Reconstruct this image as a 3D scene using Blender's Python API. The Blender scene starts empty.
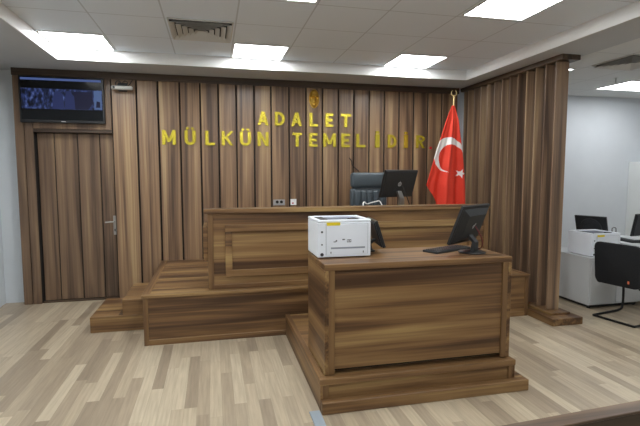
import bpy, bmesh, math, random
from mathutils import Vector, Matrix
random.seed(7)
S = bpy.context.scene
C = S.collection
PI = math.pi
# Static geometry is laid out as (X along the back wall, D metres in front of it, Z up); Blender y = -D.

# ------------------------------------------------------------------ materials
def new_mat(name):
    m = bpy.data.materials.new(name); m.use_nodes = True
    nt = m.node_tree
    return m, nt, nt.nodes['Principled BSDF']

def plain(name, col, rough=.5, metal=0., spec=.5, coat=0., emit=None, estr=0.):
    m, nt, b = new_mat(name)
    b.inputs['Base Color'].default_value = (*col, 1)
    b.inputs['Roughness'].default_value = rough
    b.inputs['Metallic'].default_value = metal
    b.inputs['Specular IOR Level'].default_value = spec
    b.inputs['Coat Weight'].default_value = coat
    if emit:
        b.inputs['Emission Color'].default_value = (*emit, 1)
        b.inputs['Emission Strength'].default_value = estr
    return m

def textured(name, c0, c1, scale=40, rough=.6, bump=0., detail=3, spec=.5):
    """plain colour with a little procedural variation"""
    m, nt, b = new_mat(name)
    N, L = nt.nodes.new, nt.links.new
    geo = N('ShaderNodeNewGeometry')
    n = N('ShaderNodeTexNoise'); n.inputs['Scale'].default_value = scale; n.inputs['Detail'].default_value = detail
    L(geo.outputs['Position'], n.inputs['Vector'])
    r = N('ShaderNodeValToRGB')
    r.color_ramp.elements[0].position = .3; r.color_ramp.elements[0].color = (*c0, 1)
    r.color_ramp.elements[1].position = .7; r.color_ramp.elements[1].color = (*c1, 1)
    L(n.outputs['Fac'], r.inputs['Fac']); L(r.outputs['Color'], b.inputs['Base Color'])
    b.inputs['Roughness'].default_value = rough
    b.inputs['Specular IOR Level'].default_value = spec
    if bump:
        bp = N('ShaderNodeBump'); bp.inputs['Strength'].default_value = bump; bp.inputs['Distance'].default_value = .002
        L(n.outputs['Fac'], bp.inputs['Height']); L(bp.outputs['Normal'], b.inputs['Normal'])
    return m

def wood(name, axis, cols, rough=.42, band=8, spec=.5, along=.35):
    """walnut laminate: streaks along the given axis, shifted per object and per board"""
    m, nt, b = new_mat(name)
    N, L = nt.nodes.new, nt.links.new
    geo = N('ShaderNodeNewGeometry'); oi = N('ShaderNodeObjectInfo')
    a1 = N('ShaderNodeMath'); a1.operation = 'MULTIPLY'; a1.inputs[1].default_value = 37.0
    L(oi.outputs['Random'], a1.inputs[0])
    a2 = N('ShaderNodeMath'); a2.operation = 'MULTIPLY_ADD'; a2.inputs[1].default_value = 53.0
    L(geo.outputs['Random Per Island'], a2.inputs[0]); L(a1.outputs[0], a2.inputs[2])
    cb = N('ShaderNodeCombineXYZ')
    for i in range(3): L(a2.outputs[0], cb.inputs[i])
    ad = N('ShaderNodeVectorMath'); ad.operation = 'ADD'
    L(geo.outputs['Position'], ad.inputs[0]); L(cb.outputs[0], ad.inputs[1])
    def layer(al, ac, detail, dist):
        sc = N('ShaderNodeVectorMath'); sc.operation = 'MULTIPLY'
        v = [ac, ac, ac]; v['xyz'.index(axis)] = al
        sc.inputs[1].default_value = v
        L(ad.outputs[0], sc.inputs[0])
        n = N('ShaderNodeTexNoise'); n.inputs['Scale'].default_value = 1
        n.inputs['Detail'].default_value = detail; n.inputs['Distortion'].default_value = dist
        L(sc.outputs[0], n.inputs['Vector'])
        return n
    n1 = layer(along, band, 3.5, .55)
    n2 = layer(along * 2.5, band * 7, 2, .1)
    mx = N('ShaderNodeMath'); mx.operation = 'MULTIPLY_ADD'; mx.inputs[1].default_value = .28
    L(n2.outputs['Fac'], mx.inputs[0])
    m0 = N('ShaderNodeMath'); m0.operation = 'MULTIPLY_ADD'; m0.inputs[1].default_value = .95; m0.inputs[2].default_value = -.11
    L(n1.outputs['Fac'], m0.inputs[0]); L(m0.outputs[0], mx.inputs[2])
    r = N('ShaderNodeValToRGB'); cr = r.color_ramp
    pos = (.33, .43, .515, .585, .69)
    while len(cr.elements) < 5: cr.elements.new(.5)
    for e, p_, c in zip(cr.elements, pos, cols): e.position = p_; e.color = (*c, 1)
    L(mx.outputs[0], r.inputs['Fac']); L(r.outputs['Color'], b.inputs['Base Color'])
    b.inputs['Roughness'].default_value = rough
    b.inputs['Specular IOR Level'].default_value = spec
    return m

WALNUT = [(.062, .029, .012), (.125, .064, .027), (.210, .114, .045), (.245, .143, .059), (.36, .237, .095)]
WALLW = [(.078, .043, .025), (.150, .087, .049), (.242, .145, .080), (.30, .186, .102), (.43, .295, .152)]
FINW = [(.075, .045, .028), (.140, .086, .053), (.215, .134, .080), (.265, .170, .100), (.38, .262, .145)]
DARKW = [(.065, .039, .024), (.112, .069, .043), (.172, .107, .065), (.21, .134, .080), (.295, .20, .112)]
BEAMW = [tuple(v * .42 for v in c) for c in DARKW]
wx = wood('walnut_grain_sideways', 'x', WALNUT)
wy = wood('walnut_grain_in_depth', 'y', WALNUT)
wzd = wood('walnut_stile_grain', 'z', [(.10, .050, .021), (.135, .071, .030), (.170, .092, .038), (.195, .108, .043), (.235, .135, .053)], band=9)
wz = wood('walnut_grain_upright', 'z', WALLW, rough=.36, band=10, spec=.65, along=.3)
wdoor_and_shade = wood('walnut_door_and_shade_grain', 'z', DARKW, rough=.4, band=7, along=.3)
wfin = wood('walnut_slat_grain', 'z', FINW, rough=.36, band=10, spec=.75, along=.3)
wdy = wood('walnut_dark_depth_grain', 'y', [tuple(v * .85 for v in c) for c in WALNUT])
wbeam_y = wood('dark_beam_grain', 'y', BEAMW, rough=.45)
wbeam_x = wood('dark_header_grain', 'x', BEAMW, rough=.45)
groove = plain('dark_groove', (.012, .010, .009), .8)
white_wall = textured('white_wall_paint', (.64, .68, .72), (.67, .71, .75), 3, .75)
white_ceiling = textured('white_ceiling_paint', (.50, .525, .55), (.52, .545, .57), 3, .8)
lip_white = plain('white_tray_lip', (.86, .86, .85), .5)
gold = plain('polished_gold', (.74, .60, .06), .27, .66)
gold_dark = plain('old_gold', (.70, .43, .08), .30, .9)
brass = plain('brass_pole', (.75, .58, .28), .3, .6)
black = textured('black_plastic', (.012, .013, .014), (.016, .017, .018), 60, .38)
black_matte = textured('black_matte_plastic', (.015, .0165, .019), (.020, .022, .024), 60, .5)
fabric = textured('black_chair_fabric', (.010, .011, .013), (.018, .019, .022), 220, .8, .4, spec=.3)
screen_mat = plain('dark_screen_glass', (.006, .007, .009), .2, spec=.3)
leather = textured('blue_grey_leather', (.052, .068, .080), (.066, .084, .097), 90, .42, .25)
leather_dark = plain('leather_seam', (.02, .026, .03), .6)
steel = plain('brushed_steel', (.42, .41, .39), .35, 1.)
tube = plain('black_tube', (.012, .012, .013), .35, .4)
chrome = plain('silver_mark', (.6, .6, .6), .3, .6)
pwhite = textured('printer_white', (.80, .84, .90), (.82, .86, .92), 5, .45)
pgrey = plain('printer_grey', (.30, .33, .38), .5)
ptray = plain('printer_tray_blue_grey', (.10, .115, .16), .5)
pdark = plain('printer_dark', (.03, .032, .04), .45)
pline = plain('printer_joint', (.42, .45, .49), .6)
yellow = plain('yellow_sticker', (.80, .62, .02), .5)
cab_white = textured('white_cabinet_laminate', (.56, .58, .59), (.58, .60, .61), 4, .4)
cup_white = textured('pale_grey_laminate', (.80, .83, .82), (.82, .85, .84), 4, .5)
red = textured('flag_red', (.76, .050, .026), (.82, .062, .032), 6, .6, spec=.3)
flagwhite = plain('flag_white', (.85, .82, .80), .6, spec=.3)
redbtn = plain('red_plastic', (.55, .01, .015), .35)
orange = plain('orange_tag', (.62, .15, .06), .6)
socket_grey = plain('socket_grey', (.33, .33, .33), .4)
socket_white = plain('socket_white', (.82, .82, .84), .4)
wire_white = plain('white_cable', (.75, .75, .74), .5)
wire_black = plain('black_cable', (.014, .014, .015), .5)
wire_red = plain('dark_red_cable', (.14, .02, .025), .5)
alu = plain('grey_blue_metal_strip', (.34, .40, .46), .45, .3)
vent_mat = plain('vent_white', (.62, .62, .60), .5)
vent_dark = plain('vent_dark', (.035, .035, .035), .9)
LIGHT = 19.5
diffuser = plain('light_diffuser', (.9, .9, .9), .5, emit=(.96, .99, 1.), estr=LIGHT)
diffuser_office = plain('office_light_diffuser', (.9, .9, .9), .5, emit=(.96, .98, 1.), estr=10.0)
cam_body = plain('silver_camera_body', (.66, .66, .63), .35)
barrier_shaded = wood('barrier_shaded_wood', 'x', [tuple(v * .30 for v in c) for c in DARKW], rough=.4)  # wood darkened to paint shade onto the barrier's front face
rail_wood = wood('barrier_wood', 'x', [tuple(v * k for v in c) for c, k in zip(DARKW, (.75, .75, .75, .75, .75))], rough=.35)

def floor_mat():
    m, nt, b = new_mat('oak_strip_laminate')
    N, L = nt.nodes.new, nt.links.new
    geo = N('ShaderNodeNewGeometry'); sp = N('ShaderNodeSeparateXYZ'); L(geo.outputs['Position'], sp.inputs[0])
    def math_(op, a, b_=None, c_=None):
        n = N('ShaderNodeMath'); n.operation = op
        for i, v in enumerate((a, b_, c_)):
            if v is None: continue
            if isinstance(v, (int, float)): n.inputs[i].default_value = v
            else: L(v, n.inputs[i])
        return n.outputs[0]
    sx = math_('DIVIDE', sp.outputs['X'], .088)
    strip = math_('FLOOR', sx)
    w1 = N('ShaderNodeTexWhiteNoise'); w1.noise_dimensions = '1D'; L(strip, w1.inputs['W'])
    yy = math_('ADD', math_('DIVIDE', sp.outputs['Y'], .95), math_('MULTIPLY', w1.outputs['Value'], 9.7))
    blk = math_('FLOOR', yy)
    cb = N('ShaderNodeCombineXYZ'); L(strip, cb.inputs[0]); L(blk, cb.inputs[1])
    w2 = N('ShaderNodeTexWhiteNoise'); w2.noise_dimensions = '2D'; L(cb.outputs[0], w2.inputs['Vector'])
    r = N('ShaderNodeValToRGB'); cr = r.color_ramp
    while len(cr.elements) < 5: cr.elements.new(.5)
    for e, p_, c in zip(cr.elements, (0, .25, .5, .75, 1.), [(.285, .225, .16), (.365, .293, .208), (.43, .352, .25), (.475, .395, .282), (.52, .44, .318)]):
        e.position = p_; e.color = (*c, 1)
    L(w2.outputs['Value'], r.inputs['Fac'])
    cb2 = N('ShaderNodeCombineXYZ'); L(math_('MULTIPLY', sp.outputs['X'], 55), cb2.inputs[0]); L(math_('MULTIPLY', sp.outputs['Y'], 3.), cb2.inputs[1])
    L(math_('MULTIPLY', w2.outputs['Value'], 40), cb2.inputs[2])
    ns = N('ShaderNodeTexNoise'); ns.inputs['Scale'].default_value = 1; ns.inputs['Detail'].default_value = 3; L(cb2.outputs[0], ns.inputs['Vector'])
    g = N('ShaderNodeMapRange'); g.inputs['From Min'].default_value = .3; g.inputs['From Max'].default_value = .7
    g.inputs['To Min'].default_value = .86; g.inputs['To Max'].default_value = 1.1
    L(ns.outputs['Fac'], g.inputs['Value'])
    # joints between strips
    fx = math_('ABSOLUTE', math_('SUBTRACT', math_('FRACT', sx), .5)); fy = math_('ABSOLUTE', math_('SUBTRACT', math_('FRACT', yy), .5))
    j = math_('MAXIMUM', math_('GREATER_THAN', fx, .488), math_('GREATER_THAN', fy, .4985))
    k = math_('MULTIPLY', g.outputs[0], math_('SUBTRACT', 1., math_('MULTIPLY', j, .18)))
    mx = N('ShaderNodeVectorMath'); mx.operation = 'SCALE'; L(r.outputs['Color'], mx.inputs[0]); L(k, mx.inputs['Scale'])
    L(mx.outputs[0], b.inputs['Base Color'])
    b.inputs['Roughness'].default_value = .38
    return m
oak = floor_mat()

def tile_mat(name, x0, y0, mod, base):
    m, nt, b = new_mat(name)
    N, L = nt.nodes.new, nt.links.new
    geo = N('ShaderNodeNewGeometry'); sp = N('ShaderNodeSeparateXYZ'); L(geo.outputs['Position'], sp.inputs[0])
    outs = []
    for ch, o in (('X', x0), ('Y', y0)):
        a = N('ShaderNodeMath'); a.operation = 'SUBTRACT'; a.inputs[1].default_value = o; L(sp.outputs[ch], a.inputs[0])
        d = N('ShaderNodeMath'); d.operation = 'DIVIDE'; d.inputs[1].default_value = mod; L(a.outputs[0], d.inputs[0])
        f = N('ShaderNodeMath'); f.operation = 'PINGPONG'; f.inputs[1].default_value = .5; L(d.outputs[0], f.inputs[0])
        outs.append(f.outputs[0])
    mn = N('ShaderNodeMath'); mn.operation = 'MINIMUM'; L(outs[0], mn.inputs[0]); L(outs[1], mn.inputs[1])
    r = N('ShaderNodeValToRGB'); cr = r.color_ramp; cr.interpolation = 'LINEAR'
    while len(cr.elements) < 4: cr.elements.new(.5)
    for e, p_, k in zip(cr.elements, (0, .008, .014, .03), (.72, .72, 1.04, 1.0)):
        e.position = p_; e.color = (base[0] * k, base[1] * k, base[2] * k, 1)
    L(mn.outputs[0], r.inputs['Fac']); L(r.outputs['Color'], b.inputs['Base Color'])
    b.inputs['Roughness'].default_value = .6
    return m
TX0, TD0, MOD = -2.434, .610, .645
tiles = tile_mat('metal_ceiling_tiles', TX0, -TD0, MOD, (.76, .835, .925))
tiles_side = tile_mat('side_ceiling_tiles', 3.09, -1.60, .62, (.66, .67, .66))

def tv_mat():
    m, nt, b = new_mat('tv_picture_light')
    N, L = nt.nodes.new, nt.links.new
    geo = N('ShaderNodeNewGeometry')
    mp = N('ShaderNodeMapping'); mp.inputs['Scale'].default_value = (16, 1, 9); L(geo.outputs['Position'], mp.inputs['Vector'])
    n = N('ShaderNodeTexNoise'); n.inputs['Scale'].default_value = 1.6; n.inputs['Detail'].default_value = 4; L(mp.outputs[0], n.inputs['Vector'])
    r = N('ShaderNodeValToRGB'); cr = r.color_ramp
    while len(cr.elements) < 4: cr.elements.new(.5)
    for e, p_, c in zip(cr.elements, (.36, .48, .58, .72), [(.005, .006, .012), (.018, .028, .085), (.05, .08, .26), (.20, .28, .60)]):
        e.position = p_; e.color = (*c, 1)
    L(n.outputs['Fac'], r.inputs['Fac'])
    b.inputs['Base Color'].default_value = (.01, .01, .012, 1)
    b.inputs['Roughness'].default_value = .3
    L(r.outputs['Color'], b.inputs['Emission Color']); b.inputs['Emission Strength'].default_value = .55; b.inputs['Specular IOR Level'].default_value = .1
    return m
tv_pic = tv_mat()
tv_bar = plain('tv_blue_bar', (.01, .01, .02), .6, spec=.1, emit=(.13, .20, .50), estr=.5)
tv_figure = plain('tv_blue_figure', (.01, .01, .02), .6, spec=.1, emit=(.04, .06, .20), estr=.4)
tv_shade = plain('tv_dark_figure', (.01, .01, .02), .6, spec=.1, emit=(.01, .011, .03), estr=.6)
tv_pale = plain('tv_pale_corner', (.01, .01, .02), .6, spec=.1, emit=(.12, .20, .42), estr=.55)

# ------------------------------------------------------------------ mesh helpers
class B:
    """collects shapes in one bmesh"""
    def __init__(s): s.bm = bmesh.new()
    def _mi(s, geom, mi):
        for f in geom: f.material_index = mi
    def box(s, x0, x1, y0, y1, z0, z1, bev=0., mi=0, seg=1, M=None):
        bm = s.bm
        n0 = len(bm.faces)
        vs = [bm.verts.new((x, y, z)) for x in (x0, x1) for y in (y0, y1) for z in (z0, z1)]
        fs = [bm.faces.new([vs[i] for i in q]) for q in ((0, 1, 3, 2), (4, 6, 7, 5), (0, 4, 5, 1), (2, 3, 7, 6), (0, 2, 6, 4), (1, 5, 7, 3))]
        s._mi(fs, mi)
        if bev:
            es = list({e for f in fs for e in f.edges})
            r = bmesh.ops.bevel(bm, geom=es, offset=bev, segments=seg, profile=.5, affect='EDGES', clamp_overlap=True)
            s._mi(r['faces'], mi)
            vs = list({v for f in r['faces'] for v in f.verts} | {v for v in vs if v.is_valid})
        if M is not None:
            allv = set(v for v in vs if v.is_valid)
            # flood to the whole island
            st = list(allv)
            while st:
                v = st.pop()
                for e in v.link_edges:
                    o = e.other_vert(v)
                    if o not in allv: allv.add(o); st.append(o)
            bmesh.ops.transform(bm, matrix=M, verts=list(allv))
        return s
    def bd(s, X0, X1, D0, D1, Z0, Z1, bev=.003, mi=0, seg=1):
        return s.box(X0, X1, -D1, -D0, Z0, Z1, bev, mi, seg)
    def prism(s, pts, axis, a0, a1, mi=0, cap=True):
        """2D polygon extruded along an axis; pts are the other two coordinates in xyz order"""
        def mk(p, a):
            q = list(p); q.insert('xyz'.index(axis), a); return s.bm.verts.new(q)
        A = [mk(p, a0) for p in pts]; Bv = [mk(p, a1) for p in pts]
        n = len(pts); fs = []
        for i in range(n):
            fs.append(s.bm.faces.new((A[i], A[(i + 1) % n], Bv[(i + 1) % n], Bv[i])))
        fs.append(s.bm.faces.new(A)); fs.append(s.bm.faces.new(Bv[::-1]))
        s._mi(fs, mi); return s
    def loft(s, rings, mi=0, cap=True, closed=True):
        R = [[s.bm.verts.new(p) for p in r] for r in rings]; fs = []
        n = len(R[0])
        for a, b in zip(R, R[1:]):
            for i in range(n if closed else n - 1):
                fs.append(s.bm.faces.new((a[i], a[(i + 1) % n], b[(i + 1) % n], b[i])))
        if cap: fs.append(s.bm.faces.new(R[0][::-1])); fs.append(s.bm.faces.new(R[-1]))
        s._mi(fs, mi); return s
    def lathe(s, prof, c=(0, 0, 0), n=24, mi=0, M=None):
        rings = []
        for r, z in prof:
            ring = [Vector((c[0] + r * math.cos(2 * PI * i / n), c[1] + r * math.sin(2 * PI * i / n), c[2] + z)) for i in range(n)]
            if M is not None: ring = [M @ p for p in ring]
            rings.append(ring)
        return s.loft(rings, mi)
    def tube(s, pts, r, n=10, mi=0, smooth=0):
        P = [Vector(p) for p in pts]
        for _ in range(smooth):
            Q = [P[0]]
            for a, b in zip(P, P[1:]): Q += [a * .75 + b * .25, a * .25 + b * .75]
            P = Q + [P[-1]]
        rings = []; prev = None
        for i, p in enumerate(P):
            t = (P[min(i + 1, len(P) - 1)] - P[max(i - 1, 0)]).normalized()
            if prev is None:
                u = t.orthogonal().normalized()
            else:
                u = (prev - t * prev.dot(t)); u = u.normalized() if u.length > 1e-6 else t.orthogonal().normalized()
            prev = u; w = t.cross(u)
            rings.append([p + (u * math.cos(2 * PI * k / n) + w * math.sin(2 * PI * k / n)) * r for k in range(n)])
        return s.loft(rings, mi)
    def grid(s, f, nu, nv, mi=lambda u, v: 0):
        V = [[s.bm.verts.new(f(i / nu, j / nv)) for j in range(nv + 1)] for i in range(nu + 1)]
        for i in range(nu):
            for j in range(nv):
                fc = s.bm.faces.new((V[i][j], V[i + 1][j], V[i + 1][j + 1], V[i][j + 1]))
                fc.material_index = mi((i + .5) / nu, (j + .5) / nv)
        return s
    def build(s, name, mats, parent=None, loc=None, local=False, smooth=False, angle=35):
        if not isinstance(mats, (list, tuple)): mats = [mats]
        off = Vector((0, 0, 0))
        if loc is not None and not local: off = Vector(loc)
        if parent is not None and not local:
            r = parent
            while r.parent: r = r.parent
            off = r.location.copy()
        if off.length: bmesh.ops.translate(s.bm, verts=s.bm.verts, vec=-off)
        bmesh.ops.recalc_face_normals(s.bm, faces=s.bm.faces)
        me = bpy.data.meshes.new(name)
        if smooth:
            for f in s.bm.faces: f.smooth = True
        s.bm.to_mesh(me); s.bm.free()
        for m in mats: me.materials.append(m)
        if smooth: me.set_sharp_from_angle(angle=math.radians(angle))
        o = bpy.data.objects.new(name, me); C.objects.link(o)
        if parent is not None: o.parent = parent
        elif loc is not None: o.location = loc
        return o

def tag(o, label, cat, group=None):
    o['label'] = label; o['category'] = cat
    if group: o['group'] = group
    return o
def thing(name, label, cat, loc, rotz=0., group=None):
    o = bpy.data.objects.new(name, None); C.objects.link(o)
    o.empty_display_size = .1; o.location = loc; o.rotation_euler = (0, 0, rotz)
    return tag(o, label, cat, group)
def struct(o):
    o['kind'] = 'structure'; return o
def P(X, D, Z): return (X, -D, Z)
def copy_tree(o, parent=None):
    c = o.copy(); C.objects.link(c)
    if parent is not None: c.parent = parent
    for ch in list(o.children): copy_tree(ch, c)
    return c
def subdiv(o, n=2):
    m = o.modifiers.new('subdivision', 'SUBSURF'); m.levels = n; m.render_levels = n
    for p in o.data.polygons: p.use_smooth = True
    return o

# ------------------------------------------------------------------ room shell
XLW, XRW, DF, WB = -3.372, 7.3, 9.6, -.14
ZS, ZT = 2.96, 3.085
struct(B().bd(XLW - .1, XRW + .1, WB - .1, DF + .1, -.1, 0, 0).build('floor', oak))
struct(B().bd(XLW - .1, XRW + .1, WB - .1, WB, 0, ZS + .25, 0).build('wall_back', white_wall))
struct(B().bd(XLW - .1, XLW, WB, DF, 0, ZS + .25, 0).build('wall_left', white_wall))
struct(B().bd(XRW, XRW + .1, WB, DF, 0, ZS + .25, 0).build('wall_right', white_wall))
struct(B().bd(XLW - .1, XRW + .1, DF, DF + .1, 0, ZS + .25, 0).build('wall_front', white_wall))
struct(B().bd(XLW, XLW + .014, .02, DF, 0, .08, .002).build('baseboard_left', white_wall))
TXL, TXR, TDB, TDF = -2.434, 2.710, .592, 7.7          # the recessed tray of the courtroom ceiling
SX = 3.26                                               # where the soffit meets the tiles of the side office
c = B()
c.bd(XLW, TXL, WB, DF, ZS, ZS + .25, 0).bd(TXR, SX, WB, DF, ZS, ZS + .25, 0)
c.bd(TXL, TXR, WB, TDB, ZS, ZS + .25, 0).bd(TXL, TXR, TDF, DF, ZS, ZS + .25, 0)
struct(c.build('ceiling', white_ceiling))
struct(B().bd(TXL, TXR, TDB, TDF, ZT, ZT + .1, 0).build('ceiling_tiles_courtroom', tiles))
struct(B().bd(SX, XRW, WB, DF, ZS, ZS + .1, 0).build('ceiling_tiles_office', tiles_side))
l = B(); t = .012
l.bd(TXL, TXL + t, TDB + t, TDF - t, ZS - .004, ZT, 0).bd(TXR - t, TXR, TDB + t, TDF - t, ZS - .004, ZT, 0)
l.bd(TXL, TXR, TDB, TDB + t, ZS - .004, ZT, 0).bd(TXL, TXR, TDF - t, TDF, ZS - .004, ZT, 0)
struct(l.build('trim_1', lip_white))

# wooden wall panelling behind the bench: upright boards with open grooves over a dark backing
GX = [-3.111, -3.02, -2.909]
edges = [-1.99, -1.686, -1.421, -1.148, -.885, -.648, -.409, -.167, .067, .319, .561, .799, 1.034, 1.266, 1.501, 1.733, 1.967, 2.198, 2.429, 2.659, 2.925]
DZ = 2.232
pb = B()
pb.bd(-3.111, -2.909, WB, -.022, 0, ZS, 0, 1).bd(-1.99, 2.925, WB, -.022, 0, ZS, 0, 1).bd(-2.909, -1.99, WB, -.022, DZ, ZS, 0, 1)
pb.bd(-3.111, -3.012, -.022, 0, 0, ZS, .003, 2).bd(-3.004, -2.909, -.022, 0, 0, ZS, .003, 2)  # left boards and over-door board: shade painted with the darker door wood
pb.bd(-2.905, -1.996, -.022, 0, DZ, ZS, .003, 2)
g = .0105
for a, b in zip(edges, edges[1:]): pb.bd(a + g, b - g, -.022, 0, 0, ZS, .004)
struct(pb.build('wall_panelling', [wz, groove, wdoor_and_shade]))
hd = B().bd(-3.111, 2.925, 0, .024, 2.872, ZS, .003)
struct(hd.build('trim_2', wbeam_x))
# door, set back in the panelling
dr = thing('door_1', 'closed dark walnut panelled door under the wall television', 'door', P(-2.45, -.1, 0)); struct(dr)
db = B(); de = [-2.899, -2.70, -2.43, -2.165, -1.998]
for a, b in zip(de, de[1:]): db.bd(a + .006, b - .006, -.10, -.085, .022, DZ - .05, .003)
db.bd(-2.903, -1.995, WB, -.10, .0, DZ - .046, 0, 1)
db.build('door_leaf', [wdoor_and_shade, groove], dr)
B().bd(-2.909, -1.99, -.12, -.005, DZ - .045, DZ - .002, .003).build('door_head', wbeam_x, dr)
B().bd(-2.905, -1.994, -.1, -.03, .0, .018, .002).build('threshold', wbeam_x, dr)
hb = B().bd(-2.035, -1.998, -.085, -.074, .86, 1.115, .004, seg=2)
hp = hb.build('handle_plate', steel, dr)
hl = B().tube([P(-2.016, -.076, 1.035), P(-2.016, -.03, 1.035), P(-2.03, -.022, 1.035), P(-2.125, -.022, 1.033)], .0095, 10, smooth=1)
hl.build('lever', steel, hp, smooth=True)
kh = B().bd(-2.023, -2.010, -.0745, -.072, .905, .94, .002); kh.build('keyhole', groove, hp)

# ------------------------------------------------------------------ television over the door
tv = thing('television', 'black wall television over the dark door showing a blue meeting picture', 'television', P(-2.545, 0, 2.30))
B().bd(-3.028, -2.062, .006, .055, 2.30, 2.868, .006).build('casing', black, tv)
B().bd(-2.72, -2.37, 0, .008, 2.45, 2.75, .0).build('wall_bracket', black_matte, tv)
sc = B().bd(-3.010, -2.080, .055, .0565, 2.335, 2.852, 0).build('screen', screen_mat, tv)
B().bd(-3.003, -2.092, .0566, .0572, 2.815, 2.842, 0).build('title_bar', tv_bar, sc)
im = B().bd(-3.000, -2.085, .0566, .0572, 2.468, 2.715, 0)
def poly(bm_, pts, d, mi): bm_.prism([(x, z) for x, z in pts], 'y', -d, -d - .0003, mi)
poly(im, [(-2.66, 2.470), (-2.64, 2.66), (-2.60, 2.69), (-2.54, 2.66), (-2.52, 2.470)], .0573, 1)
poly(im, [(-2.52, 2.470), (-2.50, 2.69), (-2.45, 2.70), (-2.40, 2.60), (-2.36, 2.470)], .0576, 1)
poly(im, [(-2.40, 2.470), (-2.41, 2.69), (-2.20, 2.69), (-2.19, 2.56), (-2.25, 2.470)], .0578, 2)
poly(im, [(-2.18, 2.475), (-2.18, 2.71), (-2.09, 2.71), (-2.09, 2.475)], .0579, 3)
poly(im, [(-2.16, 2.50), (-2.15, 2.58), (-2.11, 2.57), (-2.11, 2.50)], .0582, 2)
im.build('meeting_picture', [tv_pic, tv_figure, tv_shade, tv_pale], sc)
B().bd(-2.565, -2.515, .0555, .057, 2.312, 2.320, 0).build('maker_mark', chrome, tv)

# camera bar right of the television
vc = thing('conference_camera', 'small silver camera bar with coiled cables right of the television', 'camera', P(-1.85, 0, 2.70))
B().box(-1.965, -1.715, -.125, -.055, 2.730, 2.775, .014, seg=3).build('camera_body', cam_body, vc, smooth=True)
B().bd(-1.90, -1.79, -.004, .07, 2.772, 2.80, .003).bd(-1.90, -1.79, 0, .012, 2.72, 2.83, .003).build('bracket', black_matte, vc)
B().lathe([(.014, 0), (.014, .012), (.010, .015)], n=16, M=Matrix.Translation(P(-1.93, .123, 2.752)) @ Matrix.Rotation(PI / 2, 4, 'X')).build('lens', black, vc, smooth=True)
cbm = B()
cbm.tube([P(-1.90, .06, 2.76), P(-1.93, .05, 2.82), P(-1.89, .04, 2.86), P(-1.84, .05, 2.80), P(-1.87, .05, 2.77)], .005, 8, smooth=2)
cbm.tube([P(-1.86, .04, 2.78), P(-1.82, .04, 2.86), P(-1.77, .05, 2.83), P(-1.80, .05, 2.775)], .005, 8, smooth=2)
cbm.tube([P(-1.82, .03, 2.775), P(-1.76, .03, 2.80), P(-1.72, .035, 2.87)], .005, 8, smooth=2)
cbm.build('cables', wire_black, vc, smooth=True)

# ------------------------------------------------------------------ gold inscription
LAYER = [0]
def layer_depth():
    LAYER[0] = (LAYER[0] + 1) % 7
    return -.0215 - .0005 * LAYER[0]
def stroke(bm_, a, b, w0, h0=None):
    """a sloping bar between two points with level ends"""
    (x0, z0), (x1, z1) = a, b
    bm_.prism([(x0 - w0 / 2, z0), (x0 + w0 / 2, z0), (x1 + w0 / 2, z1), (x1 - w0 / 2, z1)], 'y', 0, layer_depth())
def rect(bm_, x0, x1, z0, z1): bm_.box(x0, x1, layer_depth(), 0, z0, z1)
def ringarc(bm_, cx, cz, rx, rz, w, a0, a1, n=14):
    o = [(cx + rx * math.cos(a0 + (a1 - a0) * i / n), cz + rz * math.sin(a0 + (a1 - a0) * i / n)) for i in range(n + 1)]
    q = [(cx + max(rx - w, .004) * math.cos(a0 + (a1 - a0) * i / n), cz + max(rz - w * .85, .004) * math.sin(a0 + (a1 - a0) * i / n)) for i in range(n + 1)]
    for i in range(n): bm_.prism([o[i], o[i + 1], q[i + 1], q[i]], 'y', 0, -.022)
def letter(ch, w, h):
    b = B(); s = .042 if w > .1 else w * .62
    t = .036
    base = ch
    if ch == 'A':
        stroke(b, (s / 2, 0), (w / 2, h), s); stroke(b, (w - s / 2, 0), (w / 2, h), s); rect(b, w * .25, w * .75, h * .22, h * .22 + t)
    elif ch == 'L': rect(b, 0, s, 0, h); rect(b, s, w, 0, t)
    elif ch == 'E':
        rect(b, 0, s, 0, h); rect(b, s, w, 0, t); rect(b, s, w, h - t, h); rect(b, s, w * .9, h / 2 - t / 2, h / 2 + t / 2)
    elif ch == 'T': rect(b, 0, w, h - t, h); rect(b, w / 2 - s / 2, w / 2 + s / 2, 0, h - t)
    elif ch == 'M':
        rect(b, 0, s, 0, h); rect(b, w - s, w, 0, h); stroke(b, (w / 2, h * .18), (s * .5, h), s * .9); stroke(b, (w / 2, h * .18), (w - s * .5, h), s * .9)
    elif ch == 'N':
        rect(b, 0, s, 0, h); rect(b, w - s, w, 0, h); stroke(b, (w - s * .55, 0), (s * .55, h), s * .95)
    elif ch == 'K':
        rect(b, 0, s, 0, h); stroke(b, (s * .9, h * .45), (w - s * .5, h), s); stroke(b, (w - s * .5, 0), (s * 1.2, h * .62), s)
    elif ch == 'Ü':
        r = w / 2
        rect(b, 0, s, r * .9, h); rect(b, w - s, w, r * .9, h); ringarc(b, w / 2, r * .9, r, r * .9, s, PI, 2 * PI)
        rect(b, w * .16, w * .40, h + .012, h + .042); rect(b, w * .60, w * .84, h + .012, h + .042)
    elif ch == 'İ': rect(b, 0, w, 0, h); rect(b, w * .1, w * .9, h + .012, h + .046)
    elif ch == 'D': rect(b, 0, s, 0, h); ringarc(b, s * .9, h / 2, w - s * .9, h / 2, s, -PI / 2, PI / 2)
    elif ch == 'R':
        rect(b, 0, s, 0, h); ringarc(b, s * .9, h * .72, w - s * .95, h * .28, s * .85, -PI / 2, PI / 2); stroke(b, (w - s * .5, 0), (s * 1.5, h * .48), s)
    return b
ROW1 = [('A', -.123, .028), ('D', .117, .257), ('A', .346, .498), ('L', .608, .729), ('E', .842, .952), ('T', 1.067, 1.217)]
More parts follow.
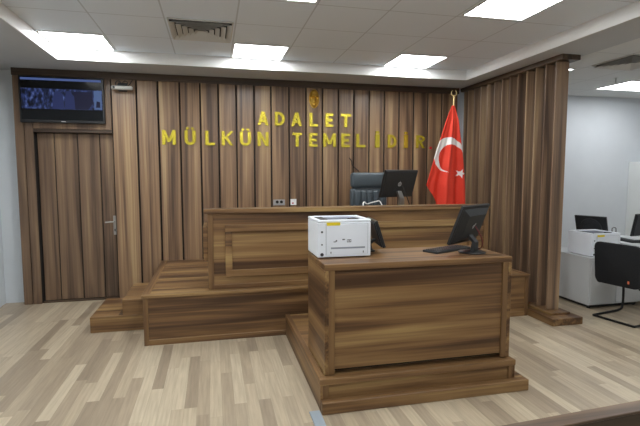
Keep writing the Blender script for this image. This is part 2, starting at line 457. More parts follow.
ROW2 = [('M', -1.38, -1.206), ('Ü', -1.094, -.951), ('L', -.827, -.701), ('K', -.611, -.454), ('Ü', -.366, -.217), ('N', -.126, .026), ('T', .362, .497), ('E', .603, .723), ('M', .808, .994), ('E', 1.076, 1.201), ('L', 1.303, 1.438), ('İ', 1.592, 1.658), ('D', 1.788, 1.927), ('İ', 2.046, 2.105), ('R', 2.24, 2.383)]
LB1 = ['gold letter A opening the upper word of the wall inscription', 'gold letter D in the upper row, second letter of its word',
       'gold letter A in the middle of the upper word, third letter', 'gold letter L of the upper row right below the gold face',
       'gold letter E of the upper row, next to the last T', 'gold letter T ending the upper word']
LB2 = ['gold letter M at the far left start of the lower row', 'gold letter Ü with two dots, second letter of the lower row',
       'gold letter L in the lower row between the first Ü and the K', 'gold letter K, the only K of the inscription',
       'gold letter Ü with two dots right before the N', 'gold letter N ending the first word of the lower row',
       'gold letter T starting the second word of the lower row', 'gold letter E right after the T in the lower row',
       'gold letter M in the middle of the second lower word', 'gold letter E right of the second M in the lower row',
       'gold letter L in the lower row above the grey leather chair', 'gold dotted letter İ between the lower L and the D',
       'gold letter D in the lower row above the bench monitor', 'gold dotted letter İ between the lower D and the last R',
       'gold letter R at the right end, nearest the red flag']
for row, lbs, z0, hh in ((ROW1, LB1, 2.335, .190), (ROW2, LB2, 2.052, .192)):
    for (ch, a, b_), lb in zip(row, lbs):
        o = letter(ch, b_ - a, hh).build('letter', gold, local=True)
        o.location = (a, .004, z0); tag(o, lb, 'letter', 'gold letters on the panelled wall')

# gold face relief: a domed mask with brow, nose, lips and hair cap
def face_pt(u, v):
    th = (u - .5) * PI; z = v * 2 - 1                        # u across, v chin to crown
    w = .070 * math.sqrt(max(0, 1 - abs(z) ** 2.6)) * (1 - .22 * max(0, -z))
    x = math.sin(th) * w
    d = math.cos(th) * w * .85
    X = x / .07
    e = lambda a, m, q: math.exp(-((a - m) / q) ** 2)
    d += .034 * e(X, 0, .17) * e(z, -.10, .20)                 # nose
    d += .016 * e(z, .24, .08) * (1 if abs(X) < .8 else .3)      # brow
    d -= .030 * e(abs(X), .38, .20) * e(z, .06, .10)           # eye sockets
    d += .010 * e(abs(X), .38, .11) * e(z, .05, .04)           # eyes
    d -= .014 * e(abs(X), .62, .18) * e(z, -.34, .18)          # hollow cheeks
    d += .013 * e(X, 0, .30) * e(z, -.44, .05)                 # lips
    d -= .014 * e(X, 0, .34) * e(z, -.55, .04)
    d += .016 * e(X, 0, .26) * e(z, -.76, .12)                 # chin
    if z > .60: d += .010 * min(1, (z - .60) / .05)
    return (.677 + x, .004 - max(d, .004), 2.725 + z * .128)
fr = thing('face_relief', 'gold relief of a face on the wall above the letters', 'wall relief', P(.677, 0, 2.6))
B().grid(face_pt, 40, 60).build('face', gold_dark, fr, smooth=True, angle=80)
B().prism([(.677 + .074 * math.cos(a) , 2.725 + .132 * math.sin(a)) for a in [2 * PI * i / 32 for i in range(32)]], 'y', .004, -.006).build('backing', gold_dark, fr)

# sockets, red button, wall wire
so = thing('wall_socket', 'grey double socket plate low on the panelled wall', 'socket', P(.167, 0, 1.27))
B().bd(.085, .25, 0, .012, 1.225, 1.305, .004, seg=2).build('plate', socket_grey, so)
for x in (.14, .20): B().lathe([(.021, 0), (.021, .002), (.015, .002), (.015, .001)], n=20, M=Matrix.Translation(P(x, .012, 1.272)) @ Matrix.Rotation(PI / 2, 4, 'X')).build('outlet', groove, so)
sw = thing('light_switch', 'white square switch plate right of the grey socket', 'switch', P(.373, 0, 1.27))
B().bd(.332, .416, 0, .012, 1.225, 1.310, .004, seg=2).build('plate', socket_white, sw)
B().bd(.352, .374, .012, .0135, 1.243, 1.262, .001).build('mark', redbtn, sw)
rb = B().lathe([(.022, 0), (.022, .012), (.015, .02)], n=20, M=Matrix.Translation(P(2.482, 0, 2.058)) @ Matrix.Rotation(PI / 2, 4, 'X'))
tag(rb.build('wall_button', redbtn, loc=P(2.482, 0, 2.058), smooth=True), 'small red round button on the wall beside the flag', 'button')
wr = B().tube([P(1.20, .012, 1.90), P(1.24, .012, 1.84), P(1.235, .012, 1.80), P(1.29, .012, 1.75), P(1.36, .012, 1.70), P(1.37, .012, 1.4)], .006, 8, smooth=2)
tag(wr.build('wall_cable', wire_black, loc=P(1.28, .0, 1.4), smooth=True), 'thin black cable on the wall above the grey leather chair', 'cable')

# ------------------------------------------------------------------ judges' platform, steps, bench
XP0, XP1, DP, ZP = -1.416, 2.846, 1.845, .502
pf = thing('judges_platform', 'long walnut platform carrying the judges bench, with steps at its left', 'platform', P(.7, .9, 0))
B().bd(XP0 + .02, XP1, .004, DP - .02, 0, ZP - .03, 0).build('core', wx, pf)
for a in (XP0, XP1 - .045): B().bd(a, a + .045, DP - .02, DP, 0, ZP - .03).build('front_stile', wzd, pf)
B().bd(XP0 + .045, XP1 - .045, DP - .02, DP, 0, .055).build('foot_rail', wx, pf)
B().bd(XP0 + .045, XP1 - .045, DP - .020, DP - .010, .055, ZP - .03, 0).build('front_panel', wx, pf)
B().bd(XP0, XP0 + .02, .004, DP - .02, 0, ZP - .03, 0).build('side_panel', wy, pf)
dk = B()
nb = 8; step = (DP - .055) / nb
for i in range(nb): dk.bd(XP0 + .06, XP1 - .06, .004 + i * step, .004 + (i + 1) * step - .004, ZP - .03, ZP - .003, .002)
dk.build('deck', wx, pf)
B().bd(XP0 - .012, XP1, DP - .05, DP + .012, ZP - .03, ZP, .003).build('front_nosing', wx, pf)
B().bd(XP0 - .012, XP0 + .06, .004, DP - .05, ZP - .03, ZP, .003).build('side_nosing', wy, pf)
B().bd(XP1 - .06, XP1, .004, DP - .05, ZP - .03, ZP, .003).build('side_nosing', wy, pf)

st = thing('step_block', 'two low walnut steps against the left end of the platform', 'steps', P(-1.72, .95, 0))
XS1, XS2, DS0, DS1 = -2.019, -1.698, .56, 1.332
lo = B().bd(XS1, XP0 - .014, DS0, DS1, 0, ZP / 3, .003).build('lower_step', wx, st)
B().bd(XS2, XP0 - .014, DS0, DS1 - .001, ZP / 3 + .0005, ZP * 2 / 3, .003).build('upper_step', wx, st)
B().bd(XS2 - .045, XS2 - .002, DS0 + .002, DS1 - .03, ZP / 3, ZP / 3 + .006, .002).build('tread_edge', wy, lo)

XB0, XB1, DBF, ZB = -.80, 2.346, 1.75, 1.315
bn = thing('judges_bench', 'long walnut judges bench with a framed front on the platform', 'bench', P(.77, 1.35, ZP))
B().bd(XB0, XB1, DBF - .03, DBF, ZP, ZB - .045, 0).build('front_panel', wx, bn)
B().bd(XB0, XB0 + .03, 1.12, DBF - .03, ZP, ZB - .045, 0).build('side_panel', wy, bn)
B().bd(XB1 - .03, XB1, 1.12, DBF - .03, ZP, ZB - .045, 0).build('side_panel', wy, bn)
B().bd(XB0 - .035, XB1 + .005, 1.60, DBF + .03, ZB - .045, ZB, .004).build('cap', wx, bn)
B().bd(XB0 + .03, XB1 - .03, 1.12, DBF - .03, 1.215, 1.245, .003).build('desktop', wx, bn)
for x0 in (XB0, XB1 - .055): B().bd(x0, x0 + .055, DBF, DBF + .012, ZP, ZB - .045, .002).build('corner_post', wzd, bn)
B().bd(XB0 + .055, XB1 - .055, DBF, DBF + .012, ZP, ZP + .045, .002).build('foot_rail', wx, bn)
B().bd(XB0 - .045, XB0, 1.16, DBF - .004, .79, 1.135, .004).build('side_pad', wx, bn)
fx0, fx1, fz0, fz1, fw = -.63, 2.16, .625, 1.152, .068
fm = B()
for q in ((fx0, fx1, fz1 - fw, fz1), (fx0, fx1, fz0, fz0 + fw), (fx0, fx0 + fw, fz0 + fw, fz1 - fw), (fx1 - fw, fx1, fz0 + fw, fz1 - fw)):
    fm.bd(q[0], q[1], DBF, DBF + .024, q[2], q[3], .003)
fm.build('moulding_frame', wx, bn)

# things on the bench
cw = B().tube([P(.90, 1.58, 1.250), P(.91, 1.5, 1.33), P(.935, 1.47, 1.352), P(.965, 1.49, 1.32), P(1.0, 1.49, 1.336), P(1.08, 1.48, 1.352), P(1.12, 1.47, 1.36), P(1.14, 1.5, 1.32), P(1.14, 1.53, 1.252)], .006, 8, smooth=2)
tag(cw.build('bench_cable', wire_white, loc=P(1.0, 1.5, 1.25), smooth=True), 'white looped cable on the judges bench in front of the leather chair', 'cable')

def flat_mark(bm_, pts, y0, y1): bm_.prism(pts, 'y', y0, y1)
def make_monitor(label, loc, rotz, w, h, tilt, mark, gap, base='disc', bulge='taper', group=None, neckmat=None, cable=True, cmat=None):
    """monitor in local axes: its back looks to -y, its screen to +y"""
    r = thing('monitor', label, 'monitor', loc, rotz, group)
    zc = gap + h / 2
    M = Matrix.Translation((0, 0, zc)) @ Matrix.Rotation(tilt, 4, 'X')
    b = B().box(-w / 2, w / 2, -.012, .014, -h / 2, h / 2, .005, seg=2)
    bmesh.ops.transform(b.bm, matrix=M, verts=b.bm.verts); ca = b.build('casing', black, r, local=True)
    b = B()
    if bulge == 'taper':
        rr = []
        for k, y in ((.94, -.010), (.66, -.042), (.62, -.046)):
            a, c_ = w / 2 * k, h / 2 * k
            rr.append([(-a, y, -c_ * 1.0), (a, y, -c_ * 1.0), (a, y, c_ * .92), (-a, y, c_ * .92)])
        b.loft(rr)
    elif bulge == 'round':
        b.lathe([(h * .52, .010), (h * .50, .03), (h * .34, .045), (h * .33, .040), (h * .1, .040)], n=36, M=Matrix.Translation((0, 0, -h * .12)) @ Matrix.Rotation(PI / 2, 4, 'X'))
    else:
        b.box(-w * .47, w * .47, -.022, -.010, -h * .46, h * .46, .006, seg=2)
    bmesh.ops.transform(b.bm, matrix=M, verts=b.bm.verts); b.build('back_cover', black_matte, ca, local=True)
    b = B().box(-w / 2 + .014, w / 2 - .014, .0141, .0150, -h / 2 + .016, h / 2 - .014)
    bmesh.ops.transform(b.bm, matrix=M, verts=b.bm.verts); b.build('screen', screen_mat, r, local=True)
    yb = {'taper': -.0465, 'round': -.0425, 'flat': -.0225}[bulge]
    b = B()
    if mark == 'ring':
        for k in range(16):
            a0, a1 = 2 * PI * k / 16, 2 * PI * (k + 1) / 16
            flat_mark(b, [(.026 * math.cos(a0), .026 * math.sin(a0)), (.026 * math.cos(a1), .026 * math.sin(a1)), (.019 * math.cos(a1), .019 * math.sin(a1)), (.019 * math.cos(a0), .019 * math.sin(a0))], yb, yb - .001)
        flat_mark(b, [(-.004, -.016), (.010, -.010), (.006, .012), (-.002, .040), (-.005, .012)], yb, yb - .0012)
    elif mark == 'slash':
        flat_mark(b, [(-.020, -.020), (-.006, -.022), (.022, .022), (.008, .024)], yb, yb - .001)
        flat_mark(b, [(-.030, -.006), (-.022, -.010), (-.004, .010), (-.012, .012)], yb, yb - .001)
    elif mark == 'squiggle':
        for a_, c_ in (((-.05, -.06), (.0, -.02)), ((.0, -.02), (.05, -.05)), ((-.02, -.07), (.04, -.01))):
            flat_mark(b, [(a_[0], a_[1]), (c_[0], c_[1]), (c_[0], c_[1] + .008), (a_[0], a_[1] + .008)], yb, yb - .001)
    if mark:
        bmesh.ops.transform(b.bm, matrix=M, verts=b.bm.verts); b.build('logo', chrome, ca, local=True)
    else: b.bm.free()
    zn = gap + h * .24; yn = (h / 2 - h * .24) * math.sin(tilt) - .012
    nk = B().loft([[(-.040, -.062, .010), (.040, -.062, .010), (.040, -.030, .010), (-.040, -.030, .010)],
                   [(-.032, -.070, zn * .6), (.032, -.070, zn * .6), (.032, -.042, zn * .6), (-.032, -.042, zn * .6)],
                   [(-.030, yn - .034, zn), (.030, yn - .034, zn), (.030, yn, zn), (-.030, yn, zn)]])
    nk.build('neck', neckmat or black_matte, r, local=True)
    if base == 'disc':
        B().lathe([(.108, 0), (.110, .006), (.10, .012), (.03, .016)], c=(0, -.03, 0), n=32).build('base', black, r, local=True, smooth=True)
    elif base == 'small':
        B().box(-.06, .06, -.09, -.015, 0, .012, .004, seg=2).build('base', black, r, local=True)
    else:
        B().box(-.10, .10, -.07, .055, 0, .012, .005, seg=2).build('base', black, r, local=True)
    if cable:
        B().tube([(.02, -.045, zc - .02), (.05, -.085, zc * .55), (.11, -.07, .06), (.16, -.03, .008), (.20, .03, .006)], .005, 8, smooth=2).build('cable', cmat or wire_black, r, local=True, smooth=True)
    return r
make_monitor('black monitor on the judges bench beside the grey leather chair', P(1.40, 1.36, 1.2465), math.radians(17), .49, .335, math.radians(19), 'ring', .138, 'disc', 'flat', neckmat=steel)

# ------------------------------------------------------------------ judge's chair
jc = thing('office_chair', 'high backed blue grey leather chair behind the judges bench', 'chair', P(1.305, .55, ZP))
def cushion(x0, x1, y0, y1, z0, z1, bev, seg=4): return B().box(x0, x1, y0, y1, z0, z1, bev, seg=seg)
cx, cy = 1.305, -.55
cushion(cx - .255, cx + .255, cy - .06, cy + .04, 1.475, 1.685, .045).build('headrest', leather, jc, smooth=True, angle=60)
bk = cushion(cx - .255, cx + .255, cy - .05, cy + .05, .98, 1.475, .035).build('backrest', leather, jc, smooth=True, angle=60)
for k in range(5):
    x = cx - .17 + k * .085
    cushion(x - .041, x + .041, cy - .078, cy - .03, 1.0, 1.445, .022, 3).build('back_channel', leather, bk, smooth=True, angle=60)
B().tube([(cx - .20, cy - .058, 1.472), (cx + .20, cy - .058, 1.472)], .007, 8).build('seam', leather_dark, bk)
cushion(cx - .26, cx + .26, cy - .50, cy + .0, .93, 1.03, .04).build('seat', leather, jc, smooth=True, angle=60)
for s in (-1, 1):
    x = cx + s * .29
    B().tube([(x, cy, .98), (x, cy, 1.17), (x, cy - .04, 1.2), (x, cy - .33, 1.2), (x, cy - .36, 1.17), (x - s * .05, cy - .36, .96)], .018, 10, smooth=1).build('armrest', black, jc, smooth=True)
B().lathe([(.03, .12), (.03, .42), (.10, .425), (.10, .44)], c=(cx, cy - .25, ZP), n=20).build('column', tube, jc, smooth=True)
for k in range(5):
    a = 2 * PI * k / 5 + .3
    e = (cx + .29 * math.cos(a), cy - .25 + .29 * math.sin(a))
    lg = B().tube([(cx, cy - .25, ZP + .13), (e[0], e[1], ZP + .085)], .02, 8).build('foot', tube, jc, smooth=True)
    B().lathe([(.028, 0), (.032, .012), (.028, .07)], c=(e[0], e[1], ZP + .001), n=14).build('caster', black, lg, smooth=True)

# ------------------------------------------------------------------ flag on its pole
fg = thing('flag', 'red flag with white crescent and star hanging on a gold pole', 'flag', P(2.40, .80, ZP))
LZ = [(2.567, 2.388), (2.381, 2.312), (2.182, 2.244), (1.957, 2.162), (1.745, 2.095), (1.519, 2.027), (.4, 2.027)]
RZ = [(2.567, 2.428), (2.386, 2.489), (2.121, 2.526), (1.854, 2.563), (1.516, 2.596), (1.229, 2.612), (.4, 2.62)]
def interp(T, z):
    for (z0, x0), (z1, x1) in zip(T, T[1:]):
        if z >= z1: return x0 + (x1 - x0) * max(0, (z0 - z)) / (z0 - z1)
    return T[-1][1]
def flag_front(u, v):
    xh = 2.027 + .59 * u
    zh = 1.519 - max(0, min(xh, 2.50) - 2.027) * 1.346
    z = 2.567 + (zh - 2.567) * v
    L_, R_ = interp(LZ, z), interp(RZ, z)
    x = L_ + (R_ - L_) * u
    k = min(1, (2.567 - z) / 1.1)
    d = .80 + .045 + k * (.035 * math.sin(2 * PI * (2.1 * u + .15)) + .016 * math.sin(2 * PI * (4.3 * u + .4 * v)) + .05 * math.sin(PI * u))
    return Vector((x - .035, -d, z))
def flag_mi(u, v):
    p = flag_front(u, v); x, z = p.x + .035 * .55, p.z
    if ((x - 2.336) / .222) ** 2 + ((z - 1.917) / .232) ** 2 < 1 and ((x - 2.372) / .180) ** 2 + ((z - 1.866) / .190) ** 2 > 1: return 1
    dx, dz = x - 2.512, z - 1.672
    r = math.hypot(dx, dz); a = math.atan2(dz, dx) - 1.2
    a = (a % (2 * PI / 5)); a = min(a, 2 * PI / 5 - a)
    R0, ri = .066, .066 * .382
    # edge from the tip (angle 0, R0) to the notch (angle pi/5, ri)
    x1, y1 = R0, 0; x2, y2 = ri * math.cos(PI / 5), ri * math.sin(PI / 5)
    px, py = r * math.cos(a), r * math.sin(a)
    if (x2 - x1) * (py - y1) - (y2 - y1) * (px - x1) > 0: return 1
    return 0
fc = B().grid(flag_front, 130, 200, flag_mi).build('flag_cloth', [red, flagwhite], fg, smooth=True, angle=180)
def flag_rear(u, v):
    z = 2.56 + (1.02 - 2.56) * v
    L_ = interp(LZ, z) + .01 + .185 * v; R_ = interp(RZ, z) - .015
    k = min(1, (2.567 - z) / 1.1)
    return Vector((L_ + (R_ - L_) * u, -(.765 - k * (.05 * math.sin(PI * u) + .02 * math.sin(2 * PI * 3 * u))), z))
B().grid(flag_rear, 40, 60).build('rear_fold', red, fg, smooth=True, angle=180)
for o in (fc,):
    so_ = o.modifiers.new('thickness', 'SOLIDIFY'); so_.thickness = .003
B().tube([P(2.405, .80, ZP + .02), P(2.405, .80, 2.68)], .011, 12).build('pole', brass, fg, smooth=True)
fi = B().lathe([(.010, 0), (.017, .008), (.008, .022), (.006, .03)], c=P(2.405, .8, 2.67), n=16)
n = 22
oc = [2.405, 2.735]
for k in range(n):
    a0 = PI / 2 + .5 + (2 * PI - 1.0) * k / n; a1 = PI / 2 + .5 + (2 * PI - 1.0) * (k + 1) / n
    t0, t1 = .009 * math.sin(PI * k / n) + .003, .009 * math.sin(PI * (k + 1) / n) + .003
    fi.prism([(oc[0] + .043 * math.cos(a0), oc[1] + .043 * math.sin(a0)), (oc[0] + .043 * math.cos(a1), oc[1] + .043 * math.sin(a1)),
              (oc[0] + (.043 - t1) * math.cos(a1), oc[1] + (.043 - t1) * math.sin(a1)), (oc[0] + (.043 - t0) * math.cos(a0), oc[1] + (.043 - t0) * math.sin(a0))], 'y', -.795, -.805)
fi.build('finial', brass, fg)
B().lathe([(.16, 0), (.165, .012), (.10, .03), (.03, .045), (.018, .08)], c=P(2.405, .8, ZP), n=32).build('base', brass, fg, smooth=True)

# ------------------------------------------------------------------ slatted wooden screen
XW0, XW1, DW, ZW = 2.96, 3.193, 2.097, 2.904
sl = thing('slatted_screen', 'tall dark walnut screen of upright slats right of the bench', 'partition', P(3.05, 1.1, 0))
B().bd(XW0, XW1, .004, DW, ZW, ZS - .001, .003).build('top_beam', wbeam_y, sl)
bp = B().bd(2.850, 3.241, -.02, 2.252, 0, .079, .004).build('floor_plinth', wdy, sl)
B().bd(2.925, 3.185, -.02, 2.125, .0795, .104, .003).build('bottom_plate', wdy, sl)
NF = 13
for i in range(NF):
    d = 2.01 - i * .163
    fb = B().box(-.072, .072, -.012, .012, .1045, ZW - .0005, .003)
    bmesh.ops.transform(fb.bm, matrix=Matrix.Translation((3.055 if i < NF - 1 else 3.085, -d + .02, 0)) @ Matrix.Rotation(math.radians(-9), 4, 'Z'), verts=fb.bm.verts)
    fb.build('slat', wfin, sl)

# ------------------------------------------------------------------ clerk's platform and desk
XQ0, XQ1, DQ0, DQ, ZQ = -.033, 1.521, 1.862, 3.419, .227
cp = thing('clerk_platform', 'low walnut platform under the front desk', 'platform', P(.75, 2.65, 0))
B().bd(XQ0 + .018, XQ1 - .018, DQ0, DQ - .018, 0, ZQ - .03, 0).build('core', wx, cp)
B().bd(XQ0, XQ0 + .018, DQ0, DQ, 0, ZQ - .02, .002).build('side_panel', wy, cp)
B().bd(XQ1 - .018, XQ1, DQ0, DQ, 0, ZQ - .02, .002).build('side_panel', wy, cp)
for a, b in ((XQ0 + .018, XQ0 + .06), (XQ1 - .055, XQ1 - .018)): B().bd(a, b, DQ - .018, DQ, 0, ZQ - .04, .002).build('front_stile', wzd, cp)
B().bd(XQ0 + .06, XQ1 - .055, DQ - .022, DQ - .012, 0, ZQ - .04, 0).build('front_panel', wx, cp)
B().bd(XQ0 - .004, XQ1 + .004, DQ - .05, DQ + .004, ZQ - .045, ZQ, .003).build('front_nosing', wx, cp)
for x0, x1 in ((XQ0 - .004, XQ0 + .04), (XQ1 - .04, XQ1 + .004)): B().bd(x0, x1, DQ0, DQ - .05, ZQ - .045, ZQ, .003).build('side_nosing', wy, cp)
B().bd(XQ0 + .04, XQ1 - .04, DQ0, DQ - .05, ZQ - .03, ZQ - .008, 0).build('deck', wx, cp)
B().bd(XQ0 + .0, 1.603, DQ + .001, 3.483, 0, .086, .004).bd(XQ1 + .001, 1.603, DQ - .55, DQ, 0, .086, .004).build('skirting', wx, cp)

XK0, XK1, DK0, DK, ZK = .012, 1.508, 2.78, 3.36, 1.028
ck = thing('clerk_desk', 'walnut clerk desk in the middle foreground with a white printer on top', 'desk', P(.76, 3.07, ZQ))
B().bd(XK0, XK1, DK0, DK, ZK - .045, ZK, .004).build('desktop', wx, ck)
B().bd(XK0, XK0 + .03, DK0 + .005, DK - .002, ZQ, ZK - .045, .002).build('side_panel', wy, ck)
B().bd(XK1 - .03, XK1, DK0 + .005, DK - .002, ZQ, ZK - .045, .002).build('side_panel', wy, ck)
for a, b in ((XK0 + .03, XK0 + .075), (XK1 - .075, XK1 - .03)):
    B().bd(a, b, DK - .025, DK - .002, ZQ, ZK - .045, .002).build('desk_stile', wzd, ck)
B().bd(XK0 + .075, XK1 - .075, DK - .03, DK - .016, ZQ + .034, ZK - .045, 0).build('front_panel', wx, ck)
B().bd(XK0 + .03, XK1 - .03, DK - .09, DK - .07, ZQ, ZQ + .08, 0).build('gap_shade_strip', groove, ck)  # added dark strip standing in for the shade below the front panel

def make_printer(label, loc, w, dpt, h):
    """laser printer seen from its service side, which looks to -y; sticker, vents and screws included"""
    r = thing('printer', label, 'printer', loc, 0)
    y0 = -dpt / 2; y1 = dpt / 2
    bo = B().box(-w / 2, w / 2, y0, y1, .008, h - .022, .006, seg=2).build('body', pwhite, r, local=True)
    # top: white rim around a sunk dark output tray
    tp = B()
    tp.box(-w / 2, w / 2, y0, y0 + .018, h - .022, h, .005).box(-w / 2, -w / 2 + .03, y0 + .018, y1, h - .022, h, .005)
    tp.box(w / 2 - .03, w / 2, y0 + .018, y1, h - .022, h, .005).box(-w / 2 + .03, w / 2 - .03, y1 - .03, y1, h - .022, h, .004)
    tp.build('top_rim', pwhite, r, local=True)
    B().box(-w / 2 + .03, w / 2 - .03, y0 + .018, y1 - .03, h - .022, h - .014).build('output_tray', ptray, r, local=True)
    B().box(-w / 2 + .04, -w / 2 + .10, y0 + .08, y1 - .06, h - .014, h - .003, .003).build('tray_stop', pdark, r, local=True)
    B().box(w * .12, w * .30, y0 + .05, y0 + .10, h - .014, h + .004, .003).build('tray_stop', pdark, r, local=True)
    k = w / .41; q = h / .29
    dx0, dx1, dz0, dz1 = -.095 * k - .045 * k, .178 * k, .026 * q, .258 * q
    d = B().box(dx0, dx1, y0 - .004, y0, dz0, dz1, .003).build('rear_door', pwhite, r, local=True)
    j = B()
    for a in ((dx0 - .003, dx1 + .003, dz1, dz1 + .003), (dx0 - .003, dx0, dz0, dz1), (dx1, dx1 + .003, dz0, dz1)): j.box(a[0], a[1], y0 - .0015, y0, a[2], a[3])
    j.build('door_joint', pline, bo, local=True)
    B().box(dx0 + .035 * k, dx1 - .02 * k, y0 - .0055, y0 - .004, .070 * q, .083 * q, .001).build('slot', pgrey, d, local=True)
    B().box(dx0 + .004, -.035 * k, y0 - .0052, y0 - .0005, .247 * q, .270 * q, .0).build('sticker', yellow, bo, local=True)
    for nm, ql in (('warning_mark', 0), ('warning_mark', 1), ('warning_mark', 2), ('instruction_drawing', 9)):
      ic = B()
      for a in ((-.085, -.066, .103, .107), (-.069, -.058, .108, .117), (-.018, .002, .118, .124), (.018, .050, .100, .103), (.018, .050, .116, .119), (.018, .021, .100, .119), (.047, .050, .100, .119), (.03, .039, .107, .112))[ql if ql < 9 else 3:ql + 1 if ql < 9 else 8]:
        ic.box(a[0] * k, a[1] * k, y0 - .0047, y0 - .0039, (a[2] + .018) * q, (a[3] + .020) * q)
      ic.build(nm, pdark, d, local=True)
    R = Matrix.Rotation(PI / 2, 4, 'X')
    for x, z, rr in ((-.172, .20, .008), (-.172, .105, .006), (-.172, .03, .013)):
        B().lathe([(rr, 0), (rr, .003), (rr * .6, .004)], n=14, M=Matrix.Translation((x * k, y0, z * q)) @ R).build('port', pdark, bo, local=True)
    for x in (-.105, .145):
        B().box((x - .003) * k, (x + .003) * k, y0 - .005, y0 - .0039, .036 * q, .050 * q).build('latch', pdark, d, local=True)
    s = B().box(-w / 2 - .0012, -w / 2, -.06, .03, .12 * q, .20 * q)
    s.build('side_label', pwhite if k > .98 else pgrey, bo, local=True)
    for x in (-1, 1):
        for y in (-1, 1): B().lathe([(.014, 0), (.016, .009)], c=(x * (w / 2 - .04), y * (dpt / 2 - .04), 0), n=12).build('foot', pdark, r, local=True)
    return r
make_printer('white laser printer with yellow sticker on the clerk desk corner', P(.226, 2.94, ZK), .420, .355, .292)
make_monitor('black monitor at the right end of the clerk desk', P(1.285, 3.10, ZK + .001), math.radians(33), .47, .335, math.radians(21), 'slash', .065, 'disc', 'taper', cmat=wire_red)
make_monitor('black monitor seen edge on behind the white desk printer', P(.565, 2.87, ZK + .001), math.radians(-98), .36, .225, math.radians(18), None, .045, 'small', 'flat', cable=False)
def make_keyboard(label, loc, rotz, tilt=0.):
    r = thing('keyboard', label, 'keyboard', loc, rotz)
    B().box(-.22, .22, -.075, .075, 0, .018, .005, seg=2).build('case', black_matte, r, local=True)
    k = B()
    for i in range(15):
        for j in range(5):
            x = -.205 + i * .0273; y = -.06 + j * .024
            if j == 0 and 4 <= i <= 8: continue
            k.box(x, x + .022, y, y + .019, .018, .024, .002)
    k.box(-.205 + 4 * .0273, -.205 + 8 * .0273 + .022, -.06, -.041, .018, .024, .002)
    k.build('keys', black, r, local=True)
    return r
make_keyboard('black keyboard on the clerk desk in front of its monitor', P(1.155, 2.985, ZK), math.radians(24))

cv = B().bd(-.115, -.040, 3.425, 4.8, 0, .012, .003)
tag(cv.build('cable_cover', alu, loc=P(-.08, 4.3, 0)), 'grey blue metal floor strip at the front left corner of the desk platform', 'floor strip')

# ------------------------------------------------------------------ foreground barrier
br = thing('barrier', 'dark wooden barrier across the lower right corner of the foreground', 'barrier', P(.72, 5.03, 0), .06)
B().box(-1.1, 1.1, -.036, .030, .738, .75, .002).build('cap', rail_wood, br, local=True)
B().box(-1.08, 1.08, -.034, .022, 0, .738, .002).build('panel', barrier_shaded, br, local=True)

# ------------------------------------------------------------------ side office on the right
cab = thing('cabinet', 'low white office cabinet under the far printer at right', 'cabinet', P(4.15, 1.37, 0))
CX0, CX1, CD0, CD1, CH = 3.745, 4.53, .95, 1.79, .640
B().bd(CX0, CX1, CD0, CD1, .045, CH - .022, .003).build('body', cab_white, cab)
B().bd(CX0 - .006, CX1 + .006, CD0, CD1 + .006, CH - .022, CH, .003).build('top', cab_white, cab)
B().bd(CX0 + .03, CX1 - .03, CD0 + .03, CD1 - .03, .012, .045, 0).build('plinth', black_matte, cab)
for a, b in ((CX0 + .01, (CX0 + CX1) / 2 - .003), ((CX0 + CX1) / 2 + .003, CX1 - .01)):
    d_ = B().bd(a, b, CD1, CD1 + .016, .055, CH - .03, .003).build('door', cab_white, cab)
    B().bd((a + b) / 2 - .05, (a + b) / 2 + .05, CD1 + .016, CD1 + .026, CH - .09, CH - .08, .002).build('handle', steel, d_)
for x in (CX0 + .05, CX1 - .05):
    for d in (CD0 + .05, CD1 - .05): B().lathe([(.02, 0), (.02, .03)], c=P(x, d, 0), n=12).build('foot', black_matte, cab)
make_printer('white printer standing on the low cabinet in the side office', P(4.01, 1.55, CH), .42, .40, .292)
make_monitor('black monitor standing behind the far printer on the cabinet', P(4.37, 1.13, CH), math.radians(-66), .41, .27, math.radians(20), None, .185, 'disc', 'round', cable=False)

dk2 = thing('office_desk', 'white office desk at the right edge beyond the black chair', 'desk', P(4.83, 1.9, 0))
B().bd(4.55, 5.25, .80, 3.0, .725, .75, .004).build('desktop', cab_white, dk2)
for d in (.84, 2.93): B().bd(4.60, 5.20, d, d + .03, 0, .725, .003).build('leg_panel', cab_white, dk2)
B().bd(5.17, 5.19, .87, 2.93, .3, .725, .002).build('modesty_panel', cab_white, dk2)
make_keyboard('black keyboard on the white office desk at right', P(4.78, 1.30, .75), math.radians(80))
make_monitor('black monitor at the right picture edge on the white desk', P(5.02, 1.36, .75), math.radians(12), .5, .31, math.radians(10), 'squiggle', .07, 'plate', 'flat', cable=False)
lp = B().tube([P(4.90, .97, .752), P(4.895, .96, .86), P(4.91, .95, .885), P(4.99, .93, .885), P(5.01, .92, .86), P(5.01, .92, .752)], .006, 8, smooth=1)
tag(lp.build('cable_loop', wire_black, loc=P(4.95, .95, .75), smooth=True), 'thin dark wire loop standing on the white desk behind its keyboard', 'cable')
pc = thing('computer_tower', 'black computer tower on the floor under the white desk', 'computer', P(4.95, 1.75, 0))
B().bd(4.72, 5.15, 1.55, 1.75, .012, .44, .006).build('case', black, pc)
B().bd(4.712, 4.72, 1.56, 1.74, .02, .43, .002).build('front_panel', black_matte, pc)
for x in (4.76, 5.1):
    for d in (1.58, 1.72): B().lathe([(.012, 0), (.012, .012)], c=P(x, d, 0), n=10).build('foot', black_matte, pc)

